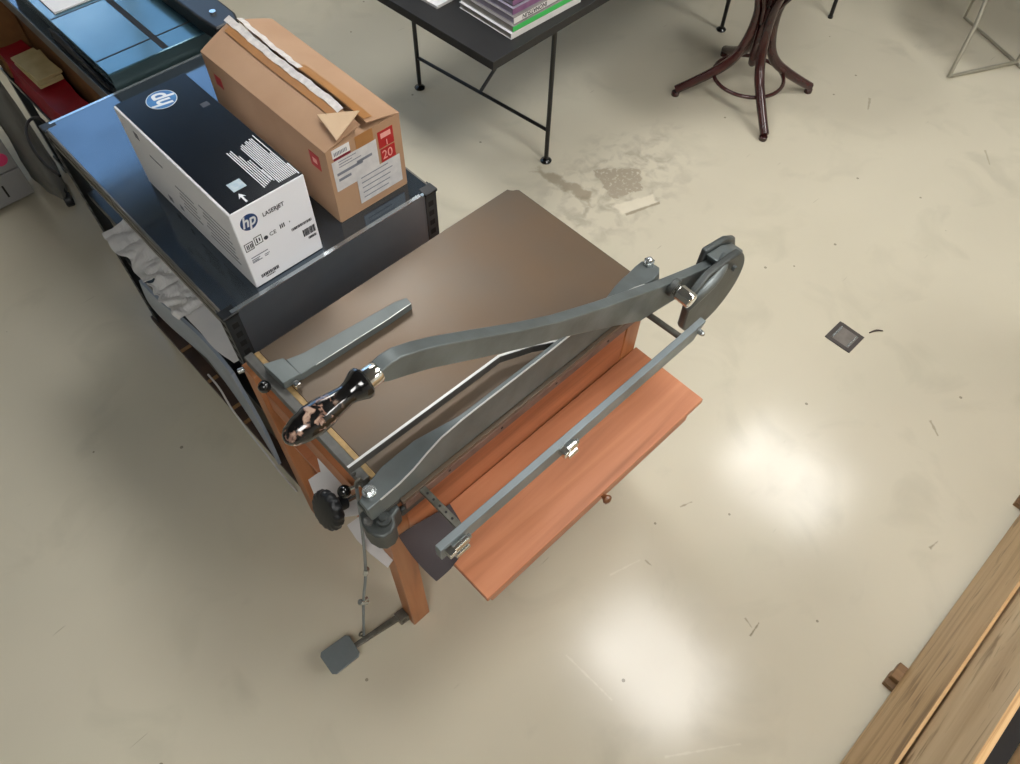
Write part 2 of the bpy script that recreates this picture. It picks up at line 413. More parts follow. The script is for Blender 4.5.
# back wall with one wide high window
WZ0, WZ1 = 1.40, 2.98
WIN = [(.56, 2.2)]
wb = B()
wb.box(RX0-.15, RX1+.15, RY1, RY1+.25, -.1, WZ0).box(RX0-.15, RX1+.15, RY1, RY1+.25, WZ1, RZ+.1)
wb.box(RX0-.15, WIN[0][0], RY1, RY1+.25, WZ0, WZ1).box(WIN[0][1], RX1+.15, RY1, RY1+.25, WZ0, WZ1)
struct('wall_back', wb, M['wall'], smooth=False)
def glass_mat():
    m, nt, bs = newmat('window_glass'); nt.nodes.remove(bs)
    out = nt.nodes['Material Output']; tr = N(nt, 'ShaderNodeBsdfTransparent'); gl = N(nt, 'ShaderNodeBsdfGlossy'); gl.inputs['Roughness'].default_value = .02
    mx = N(nt, 'ShaderNodeMixShader'); mx.inputs[0].default_value = .05
    nt.links.new(tr.outputs[0], mx.inputs[1]); nt.links.new(gl.outputs[0], mx.inputs[2]); nt.links.new(mx.outputs[0], out.inputs[0])
    return m
M['glass'] = glass_mat()
for i, (a, b_) in enumerate(WIN):
    w = struct('window_%d' % (i+1), B().box(a, b_, RY1+.12, RY1+.126, WZ0, WZ1), M['glass'], smooth=False)
    fb = B(); t = .05
    for x in (a, b_-t): fb.box(x, x+t, RY1+.09, RY1+.15, WZ0, WZ1)
    for z in (WZ0, WZ1-t): fb.box(a, b_, RY1+.09, RY1+.15, z, z+t)
    fb.box((a+b_)/2-.03, (a+b_)/2+.03, RY1+.09, RY1+.15, WZ0, WZ1)
    fb.obj('window_frame', M['white_frame'], w, smooth=False)

# ceiling lamps (the two bright patches in the floor reflect the first two)
LAMPS = [(1.64, .20), (3.52, .42), (1.50, 2.52), (-.62, -.40), (1.6, -2.0), (3.5, -1.9)]  # the one left of the camera is unseen, added to brighten the floor
LW = ['over the paper cutter', 'over the middle of the room', 'between the metal rack and the black table', 'unseen left of the camera, added as fill light', 'behind the camera in the middle', 'behind the camera on the right']
for (x, y), w in zip(LAMPS, LW):
    lt = thing('ceiling_lamp', 'square white ceiling lamp panel hanging '+w, 'lamp', (x, y, 3.0), 'ceiling lamp panels')
    B().box(x-.33, x+.33, y-.44, y+.44, 3.0, 3.012).obj('diffuser', M['lamp'], lt, smooth=False)
    fb = B()
    for s in (-1, 1): fb.box(x+s*.345-.015, x+s*.345+.015, y-.47, y+.47, 2.997, 3.05); fb.box(x-.33, x+.33, y+s*.455-.015, y+s*.455+.015, 2.997, 3.05)
    fb.box(x-.36, x+.36, y-.47, y+.47, 3.05, 3.06)
    fb.obj('housing', M['white_frame'], lt, smooth=False)
    for s in (-1, 1): B().cyl((x+s*.3, y, 3.06), (x+s*.3, y, RZ), .004, 8).obj('suspension_wire', M['chrome'], lt)

# ------------------------------------------------------------------ world
wd = bpy.data.worlds.new('sky'); SC.world = wd; wd.use_nodes = True
bg = wd.node_tree.nodes['Background']; bg.inputs['Color'].default_value = (.34, .61, 1.0, 1); bg.inputs['Strength'].default_value = 1.7

# ------------------------------------------------------------------ paper cutter
pc = thing('paper_cutter', 'old guillotine board cutter with brown steel bed on a cherry wood stand', 'paper cutter', (.75, .93, 0))
T = pc
# stand
for (x0, x1, y0, y1) in ((.290, .352, .674, .724), (1.122, 1.184, .674, .724), (.285, .330, 1.158, 1.212), (1.122, 1.184, 1.158, 1.212)):
    B().box(x0, x1, y0, y1, 0, .855).obj('leg', M['cherry_z'], T, .003)
B().box(.296, .334, .725, 1.157, .70, .785).obj('side_rail', M['cherry_y'], T, .003)
B().box(1.135, 1.178, .725, 1.157, .70, .785).obj('side_rail', M['cherry_y'], T, .003)
B().box(.331, 1.121, 1.175, 1.195, .12, .80).obj('back_panel', M['cherry'], T, .002)
B().box(.353, 1.121, .676, .696, .60, .785).obj('front_panel', M['cherry'], T, .003)
B().box(.30, 1.17, .727, 1.156, .520, .540).obj('lower_shelf', M['cherry'], T, .002)
B().box(.378, 1.192, .428, .674, .602, .622).obj('tray_board', M['cherry'], T, .0025)
dr = B().box(.40, 1.15, .436, .452, .545, .601).box(.40, .415, .452, .665, .545, .601).box(1.135, 1.15, .452, .665, .545, .601).box(.415, 1.135, .452, .665, .545, .553).obj('drawer', M['cherry'], T, .002)
B().lathe((.786, .436, .592), (0, -1, 0), [(0, .007), (.008, .006), (.014, .009), (.020, .0135), (.027, .0125), (.031, .005), (.032, 0)]).obj('drawer_knob', M['knobwood'], dr)
# iron bed and its frame
bedpts = [(.330, .638), (1.181, .638), (1.181, 1.158), (1.176, 1.164), (1.167, 1.169), (1.161, 1.176), (1.158, 1.183), (.330, 1.183)]
B().prism(bedpts, 'z', .888, .900).obj('cutting_bed', M['bed'], T, .0015)
bf = B().box(.312, 1.178, .66, .70, .856, .887).box(.312, 1.178, 1.12, 1.176, .856, .887).box(.335, .37, .70, 1.12, .856, .887).box(1.13, 1.165, .70, 1.12, .856, .887)
bf.obj('bed_frame', M['steel_dk'], T, .003)
kn = B().box(.335, 1.19, .6375, .659, .856, .887)
kn.obj('fixed_knife', M['fixedknife'], T, .0015)
for x in (.46, .62, .80, .985, 1.10): B().cyl((x, .6378, .874), (x, .6366, .874), .0035, 10).obj('screw_hole', M['slot'], T)
B().box(.3165, .3295, .70, 1.183, .886, .9015).obj('scale_strip', M['brass'], T, .001)
B().box(.293, .316, .735, 1.19, .872, .9035).obj('side_guide_rail', M['rail'], T, .002)
# side gauge lying on the bed
M['gauge'] = mat('gauge_grey_paint', S(112, 120, 120), .5, .2, var=S(100, 108, 108), vscale=10)
sg = B().prism([(.309, 1.122), (.355, 1.104), (.357, 1.040), (.313, 1.044)], 'z', .904, .930)
sg.prism([(.357, 1.100), (.400, 1.088), (.655, 1.062), (.685, 1.053), (.682, 1.030), (.600, 1.030), (.357, 1.041)], 'z', .9005, .924)
g = sg.obj('side_gauge', M['gauge'], T, .002)
B().tube([(.40, 1.0385, .9238), (.50, 1.0345, .9238), (.600, 1.0302, .9238), (.680, 1.0302, .9238)], .0012, 6).obj('bright_edge', M['edge_line'], g, label='bright worn front edge')
B().box(.330, .345, 1.022, 1.040, .906, .922).obj('gauge_screw', M['chrome'], g, .002)
# ball knobs
k = B().sph((.280, 1.078, .912), .0155).obj('ball_knob', M['blackgloss'], T)
B().cyl((.290, 1.078, .906), (.298, 1.078, .896), .004).obj('knob_rod', M['chrome'], k)
B().cyl((.262, 1.165, .900), (.275, 1.160, .902), .007, 12).obj('rail_bolt', M['bolt'], T)
k = B().sph((.263, .768, .852), .0155).obj('ball_knob', M['blackgloss'], T)
B().cyl((.275, .764, .854), (.300, .752, .862), .0042).obj('knob_rod', M['chrome'], k)
# hand wheel with scalloped rim
hw = B(); rings = []
HC, HA = Vector((.219, .778, .806)), Vector((.91, 0, -.40)).normalized()
h1, h2 = hw.frame(HA)
for t, rr in ((-.016, .034), (-.014, .043), (-.008, .048), (.004, .048), (.010, .043), (.012, .020)):
    rings.append([HC + HA*t + (h1*math.cos(2*PI*k/90)+h2*math.sin(2*PI*k/90))*rr*(1+.028*math.cos(15*2*PI*k/90)) for k in range(90)])
hw.loft(rings)
hw = hw.obj('hand_wheel', M['blackmat'], T)
B().lathe(HC+HA*.010, HA, [(0, .014), (.010, .014), (.014, .017), (.034, .017), (.038, .012)], 18).obj('wheel_hub', M['blackmat'], hw)
B().cyl(HC+HA*.046, (.2955, .778, .772), .006).obj('wheel_spindle', M['bolt'], hw)
# left end casting
ca = B().prism([(.250, .690), (.238, .664), (.236, .644), (.242, .624), (.254, .611), (.274, .608), (.292, .617), (.299, .634), (.322, .640), (.322, .673), (.2885, .690)], 'z', .815, .884)
ca.prism([(.258, .705), (.258, .665), (.268, .648), (.334, .648), (.334, .705)], 'z', .8845, .9045)
ca.box(.323, .40, .642, .656, .825, .8555)
ca = ca.obj('end_casting', M['steel_dk'], T, .005, 3)
cb = B().cyl((.278, .640, .884), (.278, .640, .898), .0165, 20).cyl((.278, .640, .898), (.278, .640, .906), .010, 6)
cb.obj('casting_bolt', M['steel_dk'], ca, .001)
B().cyl((.252, .660, .884), (.252, .660, .890), .010, 16).obj('casting_screw', M['rail'], ca)
# clamp beam: a tall web with a broad flange at each end
xs = [.256, .29, .34, .38, .42, .46, .52, .64, .80, .95, 1.00, 1.04, 1.08, 1.12, 1.16, 1.190, 1.207]
zt = [.944, .946, .950, .962, .984, 1.000, 1.006, 1.004, 1.002, 1.006, 1.006, 1.000, .986, .966, .955, .950, .948]
yb = [.684, .703, .713, .708, .698, .682, .667, .666, .666, .666, .674, .686, .697, .708, .717, .720, .708]
rings = []
for x, z, y in zip(xs, zt, yb):
    yf = {1.190: .662, 1.207: .674}.get(x, .655)
    e = .012 if y-yf > .02 else .0
    rings.append([(x, .6465+(yf-.655), .905), (x, yf, z), (x, y, z-e*.2), (x, y, z-.010), (x, max(.669, yf+.01), z-.014), (x, max(.664, yf+.008), .905)])
cl = B().loft(rings).obj('clamp_beam', M['steel'], T, .002)
B().cyl((.284, .684, .944), (.284, .684, .952), .0155, 20).cyl((.284, .684, .952), (.284, .684, .960), .010, 6).obj('beam_bolt', M['bolt'], cl, .001)
B().cyl((1.194, .700, .946), (1.194, .700, .960), .015, 6).sph((1.194, .700, .962), .0105).obj('beam_bolt', M['bolt'], cl)
# hold-down bar behind the beam, bent towards it at its right end
gb = B()
p = [(.287, .764), (.722, .756), (.752, .744), (.80, .725), (.86, .690)]
for a, b_ in zip(p[:-1], p[1:]):
    gb.hull([(a[0], a[1]-.004, .916), (a[0], a[1]+.004, .916), (a[0], a[1]+.004, .940), (a[0], a[1]-.004, .940)], [(b_[0], b_[1]-.004, .916), (b_[0], b_[1]+.004, .916), (b_[0], b_[1]+.004, .940), (b_[0], b_[1]-.004, .940)])
gb.box(.287, .299, .757, .771, .9036, .916)
gb = gb.obj('hold_down_bar', M['rail'], T, .001)
gt = B()
for a, b_ in zip(p[:-1], p[1:]):
    gt.hull([(a[0], a[1]-.0030, .9402), (a[0], a[1]+.0030, .9402), (a[0], a[1]+.0030, .9415), (a[0], a[1]-.0030, .9415)], [(b_[0], b_[1]-.0030, .9402), (b_[0], b_[1]+.0030, .9402), (b_[0], b_[1]+.0030, .9415), (b_[0], b_[1]-.0030, .9415)])
gt.obj('bright_edge', M['edge_line'], gb, label='bright worn top edge')
B().tube([(x, .6546, z+.0003) for x, z in zip(xs[1:-3], zt[1:-3])], .0022, 6).obj('bright_edge', M['edge_line'], cl, label='bright line along the ridge')  # pale strip laid along the beam's ridge as a bright line
# right end casting and pivot block
rc = B().prism([(1.183, .722), (1.183, .642), (1.198, .645), (1.212, .664), (1.216, .700), (1.208, .724)], 'z', .840, .904)
rc.obj('pivot_casting', M['steel_dk'], T, .004, 3)
# blade arm
top = [(.326, 1.437), (.345, 1.440), (.366, 1.437), (.400, 1.421), (.441, 1.397), (.527, 1.339), (.630, 1.268), (.741, 1.198), (.880, 1.124), (1.019, 1.056), (1.150, .993), (1.284, .936), (1.400, .888), (1.432, .872)]
bot = [(1.440, .850), (1.420, .836), (1.284, .868), (1.17, .902), (1.05, .932), (.92, 1.022), (.786, 1.112), (.657, 1.191), (.526, 1.279), (.420, 1.352), (.372, 1.380), (.334, 1.400), (.326, 1.408)]
ba = B().prism(top+bot, 'y', .600, .626).obj('blade_arm', M['steel'], T, .002)
B().prism([(.70, 1.190), (1.05, 1.020), (1.16, .965), (1.165, .918), (1.05, .914), (.96, .965), (.86, 1.03), (.74, 1.125)], 'y', .6275, .633).obj('blade', M['steel_dk'], ba, .001)
HX0 = .152 - .75
HM = handle_mat()
hd = B().lathe((.152, .612, 1.416), (1, 0, .05), [(0, .004), (.003, .010), (.010, .0165), (.028, .0225), (.050, .0255), (.072, .0245), (.094, .0195), (.112, .0165), (.122, .018), (.132, .023), (.140, .0265), (.147, .0265), (.151, .022)], 28).obj('handle', HM, ba)
B().lathe((.302, .612, 1.4235), (1, 0, .03), [(0, .0172), (.002, .0180), (.022, .0180), (.025, .0165), (.026, .010)], 24).obj('handle_ferrule', M['chrome'], ba)
# counterweight plates at the arm's outer end
def disc_pts(cx, cz, r, a0, a1, n=40, extra=()):
    return [(cx+r*math.cos(math.radians(a0+(a1-a0)*k/n)), cz+r*math.sin(math.radians(a0+(a1-a0)*k/n))) for k in range(n+1)] + list(extra)
cw = B().prism(disc_pts(1.328, .846, .126, -158, 52, 44, [(1.365, .955), (1.27, .962), (1.207, .925)]), 'y', .562, .584)
cw = cw.obj('counterweight', M['steel_dk'], ba, .006, 3)
B().prism([(1.345, .944), (1.395, .932), (1.442, .922), (1.492, .890), (1.512, .845), (1.50, .80), (1.45, .77), (1.38, .77), (1.33, .83)], 'y', .6275, .646).obj('counterweight', M['steel_dk'], ba, .006, 3)
B().prism([(1.34, .938), (1.41, .922), (1.468, .890), (1.486, .850), (1.474, .81), (1.43, .80), (1.39, .83)], 'y', .5845, .6272).obj('weight_cap', M['steel'], ba, .006, 3)
lg = B().tube([(1.205, .566, .88), (1.235, .562, .915), (1.28, .560, .932), (1.33, .568, .940), (1.375, .59, .935)], [.010, .017, .017, .015, .010], 12, smooth=4)
lg.obj('weight_lug', M['steel'], ba)
B().cyl((1.372, .558, .918), (1.372, .548, .918), .009, 6).obj('weight_bolt', M['steel_dk'], ba, .001)
# pivot stub
B().cyl((1.152, .600, .985), (1.153, .585, .983), .024, 20).obj('pivot_collar', M['steel_dk'], ba, .002)
B().lathe((1.153, .586, .983), (0.03, -1, -.1), [(0, .017), (.008, .017), (.010, .021), (.050, .021), (.053, .018)], 8).obj('pivot_bolt', M['chrome'], ba, .002)
# front stop bar on its two arms
B().prism([(.315, .857), (1.155, .857), (1.190, .906), (.315, .906)], 'y', .498, .516).obj('stop_bar', M['steel_lt'], T, .0015)
fa = B().box(.375, .391, .516, .638, .884, .8955).obj('stop_arm', M['iron'], T, .001)
for y in (.54, .56, .58, .60, .62): B().cyl((.383, y, .895), (.383, y, .8962), .003, 8).obj('arm_hole', M['slot'], fa)
B().cyl((1.118, .516, .886), (1.118, .636, .880), .0085, 14).obj('stop_arm', M['iron'], T)
def stop_clamp(x, z, w):
    c = B().cyl((x, .489, z), (x+w, .489, z), .0095, 16).cyl((x+w*.15, .480, z-.012), (x+w*.9, .480, z-.012), .007, 14).box(x-.006, x+.012, .478, .4985, z-.006, z+.012)
    c = c.obj('stop_clamp', M['chrome'], T, .001)
    B().cyl((x+w, .489, z), (x+w+.008, .489, z), .006, 6).obj('clamp_screw', M['bolt'], c)
stop_clamp(.330, .888, .050)
stop_clamp(.668, .890, .040)
B().cyl((1.166, .499, .886), (1.166, .488, .886), .008, 6).sph((1.166, .486, .886), .0065).obj('stop_bolt', M['bolt'], T)
# pedal and pull rod
pd = B().prism([(.022, .776), (.030, .786), (.112, .777), (.121, .767), (.114, .708), (.104, .699), (.028, .704), (.018, .714)], 'z', .058, .066).obj('foot_pedal', M['steel_lt'], T, .002)
B().hull([(.112, .728, .048), (.112, .742, .048), (.112, .742, .062), (.112, .728, .062)], [(.262, .703, .044), (.262, .721, .044), (.262, .721, .064), (.262, .703, .064)]).obj('pedal_arm', M['iron'], pd, .002)
B().prism([(.258, .725), (.258, .694), (.289, .690), (.289, .722)], 'z', .025, .070).cyl((.272, .688, .05), (.272, .728, .05), .009, 12).obj('pedal_bracket', M['iron'], pd, .002)
B().cyl((.15, .735, .048), (.15, .735, .078), .005).tube([(.15, .735, .078), (.142, .738, .090), (.150, .74, .098), (.158, .735, .088)], .003, 8, smooth=4).obj('pedal_hook', M['iron'], pd)
B().tube([(.153, .733, .084), (.195, .741, .290), (.234, .750, .430), (.262, .738, .70), (.279, .731, .905)], .0042, 8, smooth=4).obj('pull_rod', M['steel_lt'], T)
B().cyl((.193, .741, .292), (.210, .741, .288), .006, 8).cyl((.185, .743, .30), (.203, .738, .276), .0085, 10).obj('rod_turnbuckle', M['bolt'], T, .001)
B().cyl((.232, .750, .418), (.240, .749, .446), .0075, 10).obj('rod_turnbuckle', M['bolt'], T, .001)
B().tube([(.279, .731, .905), (.283, .735, .918), (.292, .735, .920), (.296, .735, .910)], .004, 8, smooth=3).obj('rod_hook', M['iron'], T)

# dark card hanging over the tray board
def sheetf(u, v):
    P = [Vector(q) for q in ((.312, .664, .700), (.470, .666, .640), (.452, .592, .6335), (.322, .548, .606))]
    p = (P[0]*(1-u)+P[1]*u)*(1-v) + (P[3]*(1-u)+P[2]*u)*v
    sag = math.sin(PI*v)*(1-u)
    bul = .020*v*math.sin(PI*u)
    return (p.x-.004*sag+bul*.5, p.y-.012*math.sin(PI*v)*u*.5-bul, max(p.z-.012*sag+.003*math.sin(u*6), .6245 if p.x+bul*.5 > .370 else .59))
solo('card_sheet', B().grid(sheetf, 14, 14, .0012), M['brownsheet'], 'dark aubergine card lying over the left end of the wooden tray under the stop bar', 'card', (.41, .62, .624))

# paper offcuts on the stand's lower shelf
def offcut(pts, z, label, m=None, th=.004):
    b = B().prism(pts, 'z', z, z+th)
    cx = sum(p[0] for p in pts)/len(pts); cy = sum(p[1] for p in pts)/len(pts)
    return solo('paper_offcut', b, m or M['paper'], label, 'paper', (cx, cy, z), 'white paper offcuts on the cutter stand', smooth=False)
offcut([(.338, 1.118), (.350, 1.105), (.36, 1.06), (.345, 1.045), (.326, 1.074)], .541, 'small white paper offcut just below the black cutter handle end')
offcut([(.302, 1.005), (.322, 1.050), (.340, 1.03), (.352, .957), (.335, .915), (.319, .920), (.322, .955), (.306, .970)], .5415, 'narrow white paper offcut with a curved edge inside the stand below the handle')
offcut([(.266, 1.013), (.300, 1.012), (.330, .985), (.375, .955), (.40, .85), (.335, .838), (.300, .842), (.266, .866), (.252, .90), (.255, .925), (.247, .950)], .5420, 'large star shaped white paper offcut behind the black hand wheel')
offcut([(.262, .836), (.325, .832), (.345, .735), (.335, .727), (.288, .727), (.2885, .682), (.267, .676), (.258, .735), (.256, .788)], .5465, 'long white paper offcut sticking out beside the front left leg')
offcut([(.345, .990), (.43, .99), (.46, .91), (.36, .92)], .5475, 'grey white paper offcut deeper inside the stand above the hand wheel', M['paper_lab'])

# ------------------------------------------------------------------ metal shelf with the two boxes
SX0, SX1, SY0, SY1, SZ = .318, .985, 1.300, 2.270, .940
sh = thing('metal_shelf', 'anthracite metal shelf unit behind the cutter carrying the two cartons', 'shelf', (.65, 1.78, 0))
tb = B().box(SX0+.006, SX1-.006, SY0+.008, SY1-.008, SZ-.018, SZ-.006)
tb.obj('top_shelf', M['shelf'], sh, smooth=False)
B().box(SX0+.02, SX1-.02, SY0-.004, SY0+.007, SZ-.215, SZ-.006).obj('front_panel', M['shelf_front'], sh, .004)
B().box(SX0+.02, SX1-.045, SY0-.005, SY0+.007, SZ-.008, SZ-.0052).obj('shelf_lip', M['lip'], sh)
B().box(SX0+.02, SX1-.02, SY1-.007, SY1+.003, SZ-.008, SZ-.0052).obj('shelf_lip', M['lip'], sh)
sk = B().box(SX0, SX0+.006, SY0+.02, SY1-.02, SZ-.066, SZ-.0062)
sk.box(SX0-.003, SX0, SY0+.02, SY1-.02, SZ-.060, SZ-.042).box(SX0-.003, SX0, SY0+.02, SY1-.02, SZ-.026, SZ-.010)
sk.obj('side_skirt', M['shelf_side'], sh, .0015)
B().box(SX1-.006, SX1, SY0+.02, SY1-.02, SZ-.066, SZ-.0062).obj('side_skirt', M['shelf_side'], sh, .0015)
B().box(SX0+.02, SX1-.02, SY1-.006, SY1, SZ-.066, SZ-.0062).obj('back_skirt', M['shelf'], sh, .0015)
for ix, x in enumerate((SX0, SX1)):
    for iy, y in enumerate((SY0, SY1)):
        sx_, sy_ = (1 if ix == 0 else -1), (1 if iy == 0 else -1)
        x_, y_ = x - sx_*.004, y - sy_*.006
        pb = B().prism([(x_, y_), (x_+sx_*.038, y_), (x_+sx_*.038, y_+sy_*.003), (x_+sx_*.003, y_+sy_*.003), (x_+sx_*.003, y_+sy_*.038), (x_, y_+sy_*.038)], 'z', 0, SZ-.0062)
        po = pb.obj('post', M['post'], sh)
        sb = B()
        for kz in range(25):
            z = .03+kz*.0355
            sb.box(x_+sx_*.012, x_+sx_*.029, y_-sy_*.0006, y_+sy_*.001, z, z+.018) if sx_ > 0 else sb.box(x_+sx_*.029, x_+sx_*.012, y_-.0006, y_+.001, z, z+.018)
            sb.box(x_-.0006, x_+.0006, y_+min(sy_*.014, sy_*.032), y_+max(sy_*.014, sy_*.032), z, z+.018)
        sb.obj('slot', M['slot'], po, smooth=False)
        B().box(x_+min(-sx_*.004, sx_*.040), x_+max(-sx_*.004, sx_*.040), y_+min(-sy_*.004, sy_*.030), y_+max(-sy_*.004, sy_*.030), SZ-.016, SZ-.0055).obj('post_cap', M['blackmat'], sh, .003)
for z in (.70, .40):
    B().box(SX0+.008, SX1-.008, SY0+.04, SY1-.04, z-.03, z).obj('shelf_board', M['post'], sh, .002)
bb = B().box(SX0-.012, SX1+.01, SY0-.03, SY1+.02, .015, .040)
bb.obj('bottom_board', M['darkwood'], sh, .003)
for y in (1.62, 1.70, 1.86, 2.05): B().box(SX0-.0125, SX0+.028, y, y+.012, .0402, .046).obj('board_batten', M['batten'], sh)

# white toner carton
hp = thing('toner_box', 'white and black printer toner carton standing on the metal shelf', 'box', (.528, 1.584, .935))
HX, HX2, HY, HY2, HZ, HZ2 = .427, .629, 1.321, 1.848, .935, 1.178
B().box(HX, HX2, HY, HY2, HZ, HZ2).obj('carton', M['boxwhite'], hp, .003)
B().box(HX+.006, HX2-.001, HY+.004, HY2-.001, HZ2+.0001, HZ2+.0012).obj('printed_top', M['boxblack'], hp, label='glossy black printed top')
fl = B().box(HX+.004, HX2-.003, HY-.0012, HY+.0002, HZ2-.004, HZ2+.0016).cyl((HX+.063, HY-.0004, HZ2-.003), (HX+.063, HY-.0022, HZ2-.003), .004, 10)
fl.obj('carton_flap', M['boxwhite'], hp)
# front print
def fx(u, v): return (HX+u*(HX2-HX), HY-.0006, HZ+v*(HZ2-HZ))
lg = B().cyl((fx(.195, .825)[0], HY+.0005, fx(.195, .825)[2]), (fx(.195, .825)[0], HY-.0008, fx(.195, .825)[2]), .0225, 36).obj('printed_logo', M['navy'], hp)
text('logo_letters', 'hp', .044, M['white_ink'], lg, (HX+.195*.202-.0195, HY-.0011, HZ+.825*.243-.0105), (1, 0, 0), (0, 0, 1), sx=.82, shear=.25, bold=.022)
text('printed_text', 'LASERJET', .0168, M['dark_ink'], hp, (HX+.372*.202, HY-.0008, HZ+.795*.243), (1, 0, 0), (0, 0, 1), sx=.86, bold=.012)
text('printed_text', 'CE', .016, M['dark_ink'], hp, (HX+.375*.202, HY-.0008, HZ+.535*.243), (1, 0, 0), (0, 0, 1))
ic = B()
def pane(b, u0, u1, v0, v1, t=.0016):
    a, c = fx(u0, v0), fx(u1, v1)
    b.box(a[0], c[0], HY-.0008, HY+.0004, a[2], a[2]+t); b.box(a[0], c[0], HY-.0008, HY+.0004, c[2]-t, c[2]); b.box(a[0], a[0]+t, HY-.0008, HY+.0004, a[2], c[2]); b.box(c[0]-t, c[0], HY-.0008, HY+.0004, a[2], c[2])
def bar(b, u0, u1, v0, v1):
    a, c = fx(u0, v0), fx(u1, v1); b.box(a[0], c[0], HY-.0008, HY+.0004, a[2], c[2])
pane(ic, .04, .155, .50, .60); pane(ic, .175, .28, .52, .62)
for u in (.065, .085, .11, .13): bar(ic, u, u+.012, .52, .575)
bar(ic, .20, .215, .54, .60); bar(ic, .235, .25, .55, .59)
a = fx(.325, .545); ic.cyl((a[0], HY+.0004, a[2]), (a[0], HY-.0008, a[2]), .0058, 12)
ic3 = B()
for u in (.53, .555, .58): bar(ic3, u, u+.014, .55, .60)
ic3.obj('printed_icon', M['dark_ink'], hp, smooth=False)
ic2 = B(); bar(ic2, .66, .672, .565, .58); ic2.obj('printed_mark', M['dark_ink'], hp, smooth=False)
ic.obj('printed_icons', M['dark_ink'], hp, smooth=False)
bc = B()
def bars(u0, u1, v0, v1, n):
    u = u0
    rnd = random.Random(int(u0*1000))
    while u < u1:
        w = rnd.choice((.006, .010, .016)); bar(bc, u, min(u+w, u1), v0, v1); u += w+rnd.choice((.005, .008))
bars(.66, .95, .440, .472, 12); bars(.79, .965, .285, .375, 8); bars(.845, .96, .225, .255, 6)
bc.obj('barcode', M['dark_ink'], hp, smooth=False)
bc = B(); bars(.11, .36, .095, .135, 10); bars(.17, .30, .068, .084, 6)
bc.obj('barcode', M['dark_ink'], hp, smooth=False)
tx = B()
for v, u1 in ((.395, .30), (.365, .18), (.345, .16), (.33, .20)): bar(tx, .07, u1, v, v+.009)
bar(tx, .24, .31, .355, .362); bar(tx, .24, .29, .335, .342)
tx.obj('printed_text', M['grey_ink'], hp, smooth=False)
# left side small print
for (ya, yb_, za, n) in ((1.365, 1.50, .985, 7), (1.53, 1.62, 1.00, 5)):
    ls = B()
    for r in range(n): ls.box(HX-.0006, HX+.0004, ya+.004*(r % 3), yb_-.010*(r % 2), za+r*.017, za+r*.017+.004)
    ls.obj('side_print', M['grey_ink'], hp, smooth=False)
for (y0, y1, z0, z1) in ((1.64, 1.655, .97, .985), (1.70, 1.72, .958, .975), (1.66, 1.72, 1.10, 1.106), (1.75, 1.77, 1.13, 1.15)): B().box(HX-.0006, HX+.0004, y0, y1, z0, z1).obj('side_mark', M['grey_ink'], hp, smooth=False)
# top print: logo upright seen from the left side of the box
tz = HZ2+.0014
cx, cy = HX+.505*.202, HY+.888*.527
B().cyl((cx, cy, HZ2), (cx, cy, tz), .0385, 40).obj('logo_ring', M['white_ink'], hp)
lt = B().cyl((cx, cy, HZ2), (cx, cy, tz+.0004), .0365, 40).obj('printed_logo', M['blue'], hp)
text('logo_letters', 'hp', .072, M['white_ink'], lt, (cx+.017, cy-.031, tz+.0007), (0, 1, 0), (-1, 0, 0), sx=.80, shear=.25, bold=.022)
tl = B()
def tline(u0, u1, v0, v1): tl.box(HX+u0*.202, HX+u1*.202, HY+v0*.527, HY+v1*.527, HZ2, tz)
rnd = random.Random(3)
for k in range(6):
    u = .545+k*.026; tline(u, u+.012, .045+.004*k, (.345 if k < 3 else .30)-.012*(k % 2)+rnd.random()*.01 if k < 4 else .24)
for k in range(11):
    u = .715+k*.023; tline(u, u+.012, .03, .345-rnd.random()*.02+.004*k if k != 9 else .22)
tline(.69, .702, .055, .15); tline(.965, .98, .02, .11)
tl.obj('printed_text', M['white_ink'], hp, smooth=False)
ax, ay = HX+.278*.202, HY
B().prism([(ax-.0025, ay+.012), (ax+.0025, ay+.012), (ax+.0025, ay+.034), (ax+.009, ay+.030), (ax, ay+.047), (ax-.009, ay+.030), (ax-.0025, ay+.034)], 'z', HZ2, tz).obj('printed_arrow', M['white_ink'], hp, smooth=False)
B().box(HX+.25*.202, HX+.42*.202, HY+.108*.527, HY+.170*.527, HZ2, tz+.0002).obj('sticker', M['sticker'], hp)
B().box(HX+.80*.202, HX+.90*.202, HY+.70*.527, HY+.735*.527, HZ2, tz).obj('printed_mark', M['dark_ink'], hp)

# brown kraft carton
kb = thing('cardboard_box', 'brown shipping carton with torn open top flaps and white address labels', 'box', (.832, 1.645, .935))
KX, KX2, KY, KY2, KZ, KZ2 = .717, .946, 1.363, 1.925, .935, 1.165
b = B(); t = .004
b.box(KX, KX+t, KY, KY2, KZ, KZ2).box(KX2-t, KX2, KY, KY2, KZ, KZ2).box(KX+t, KX2-t, KY, KY+t, KZ, KZ2).box(KX+t, KX2-t, KY2-t, KY2, KZ, KZ2).box(KX+t, KX2-t, KY+t, KY2-t, KZ, KZ+t)
b.obj('carton', M['kraft'], kb, .0015)
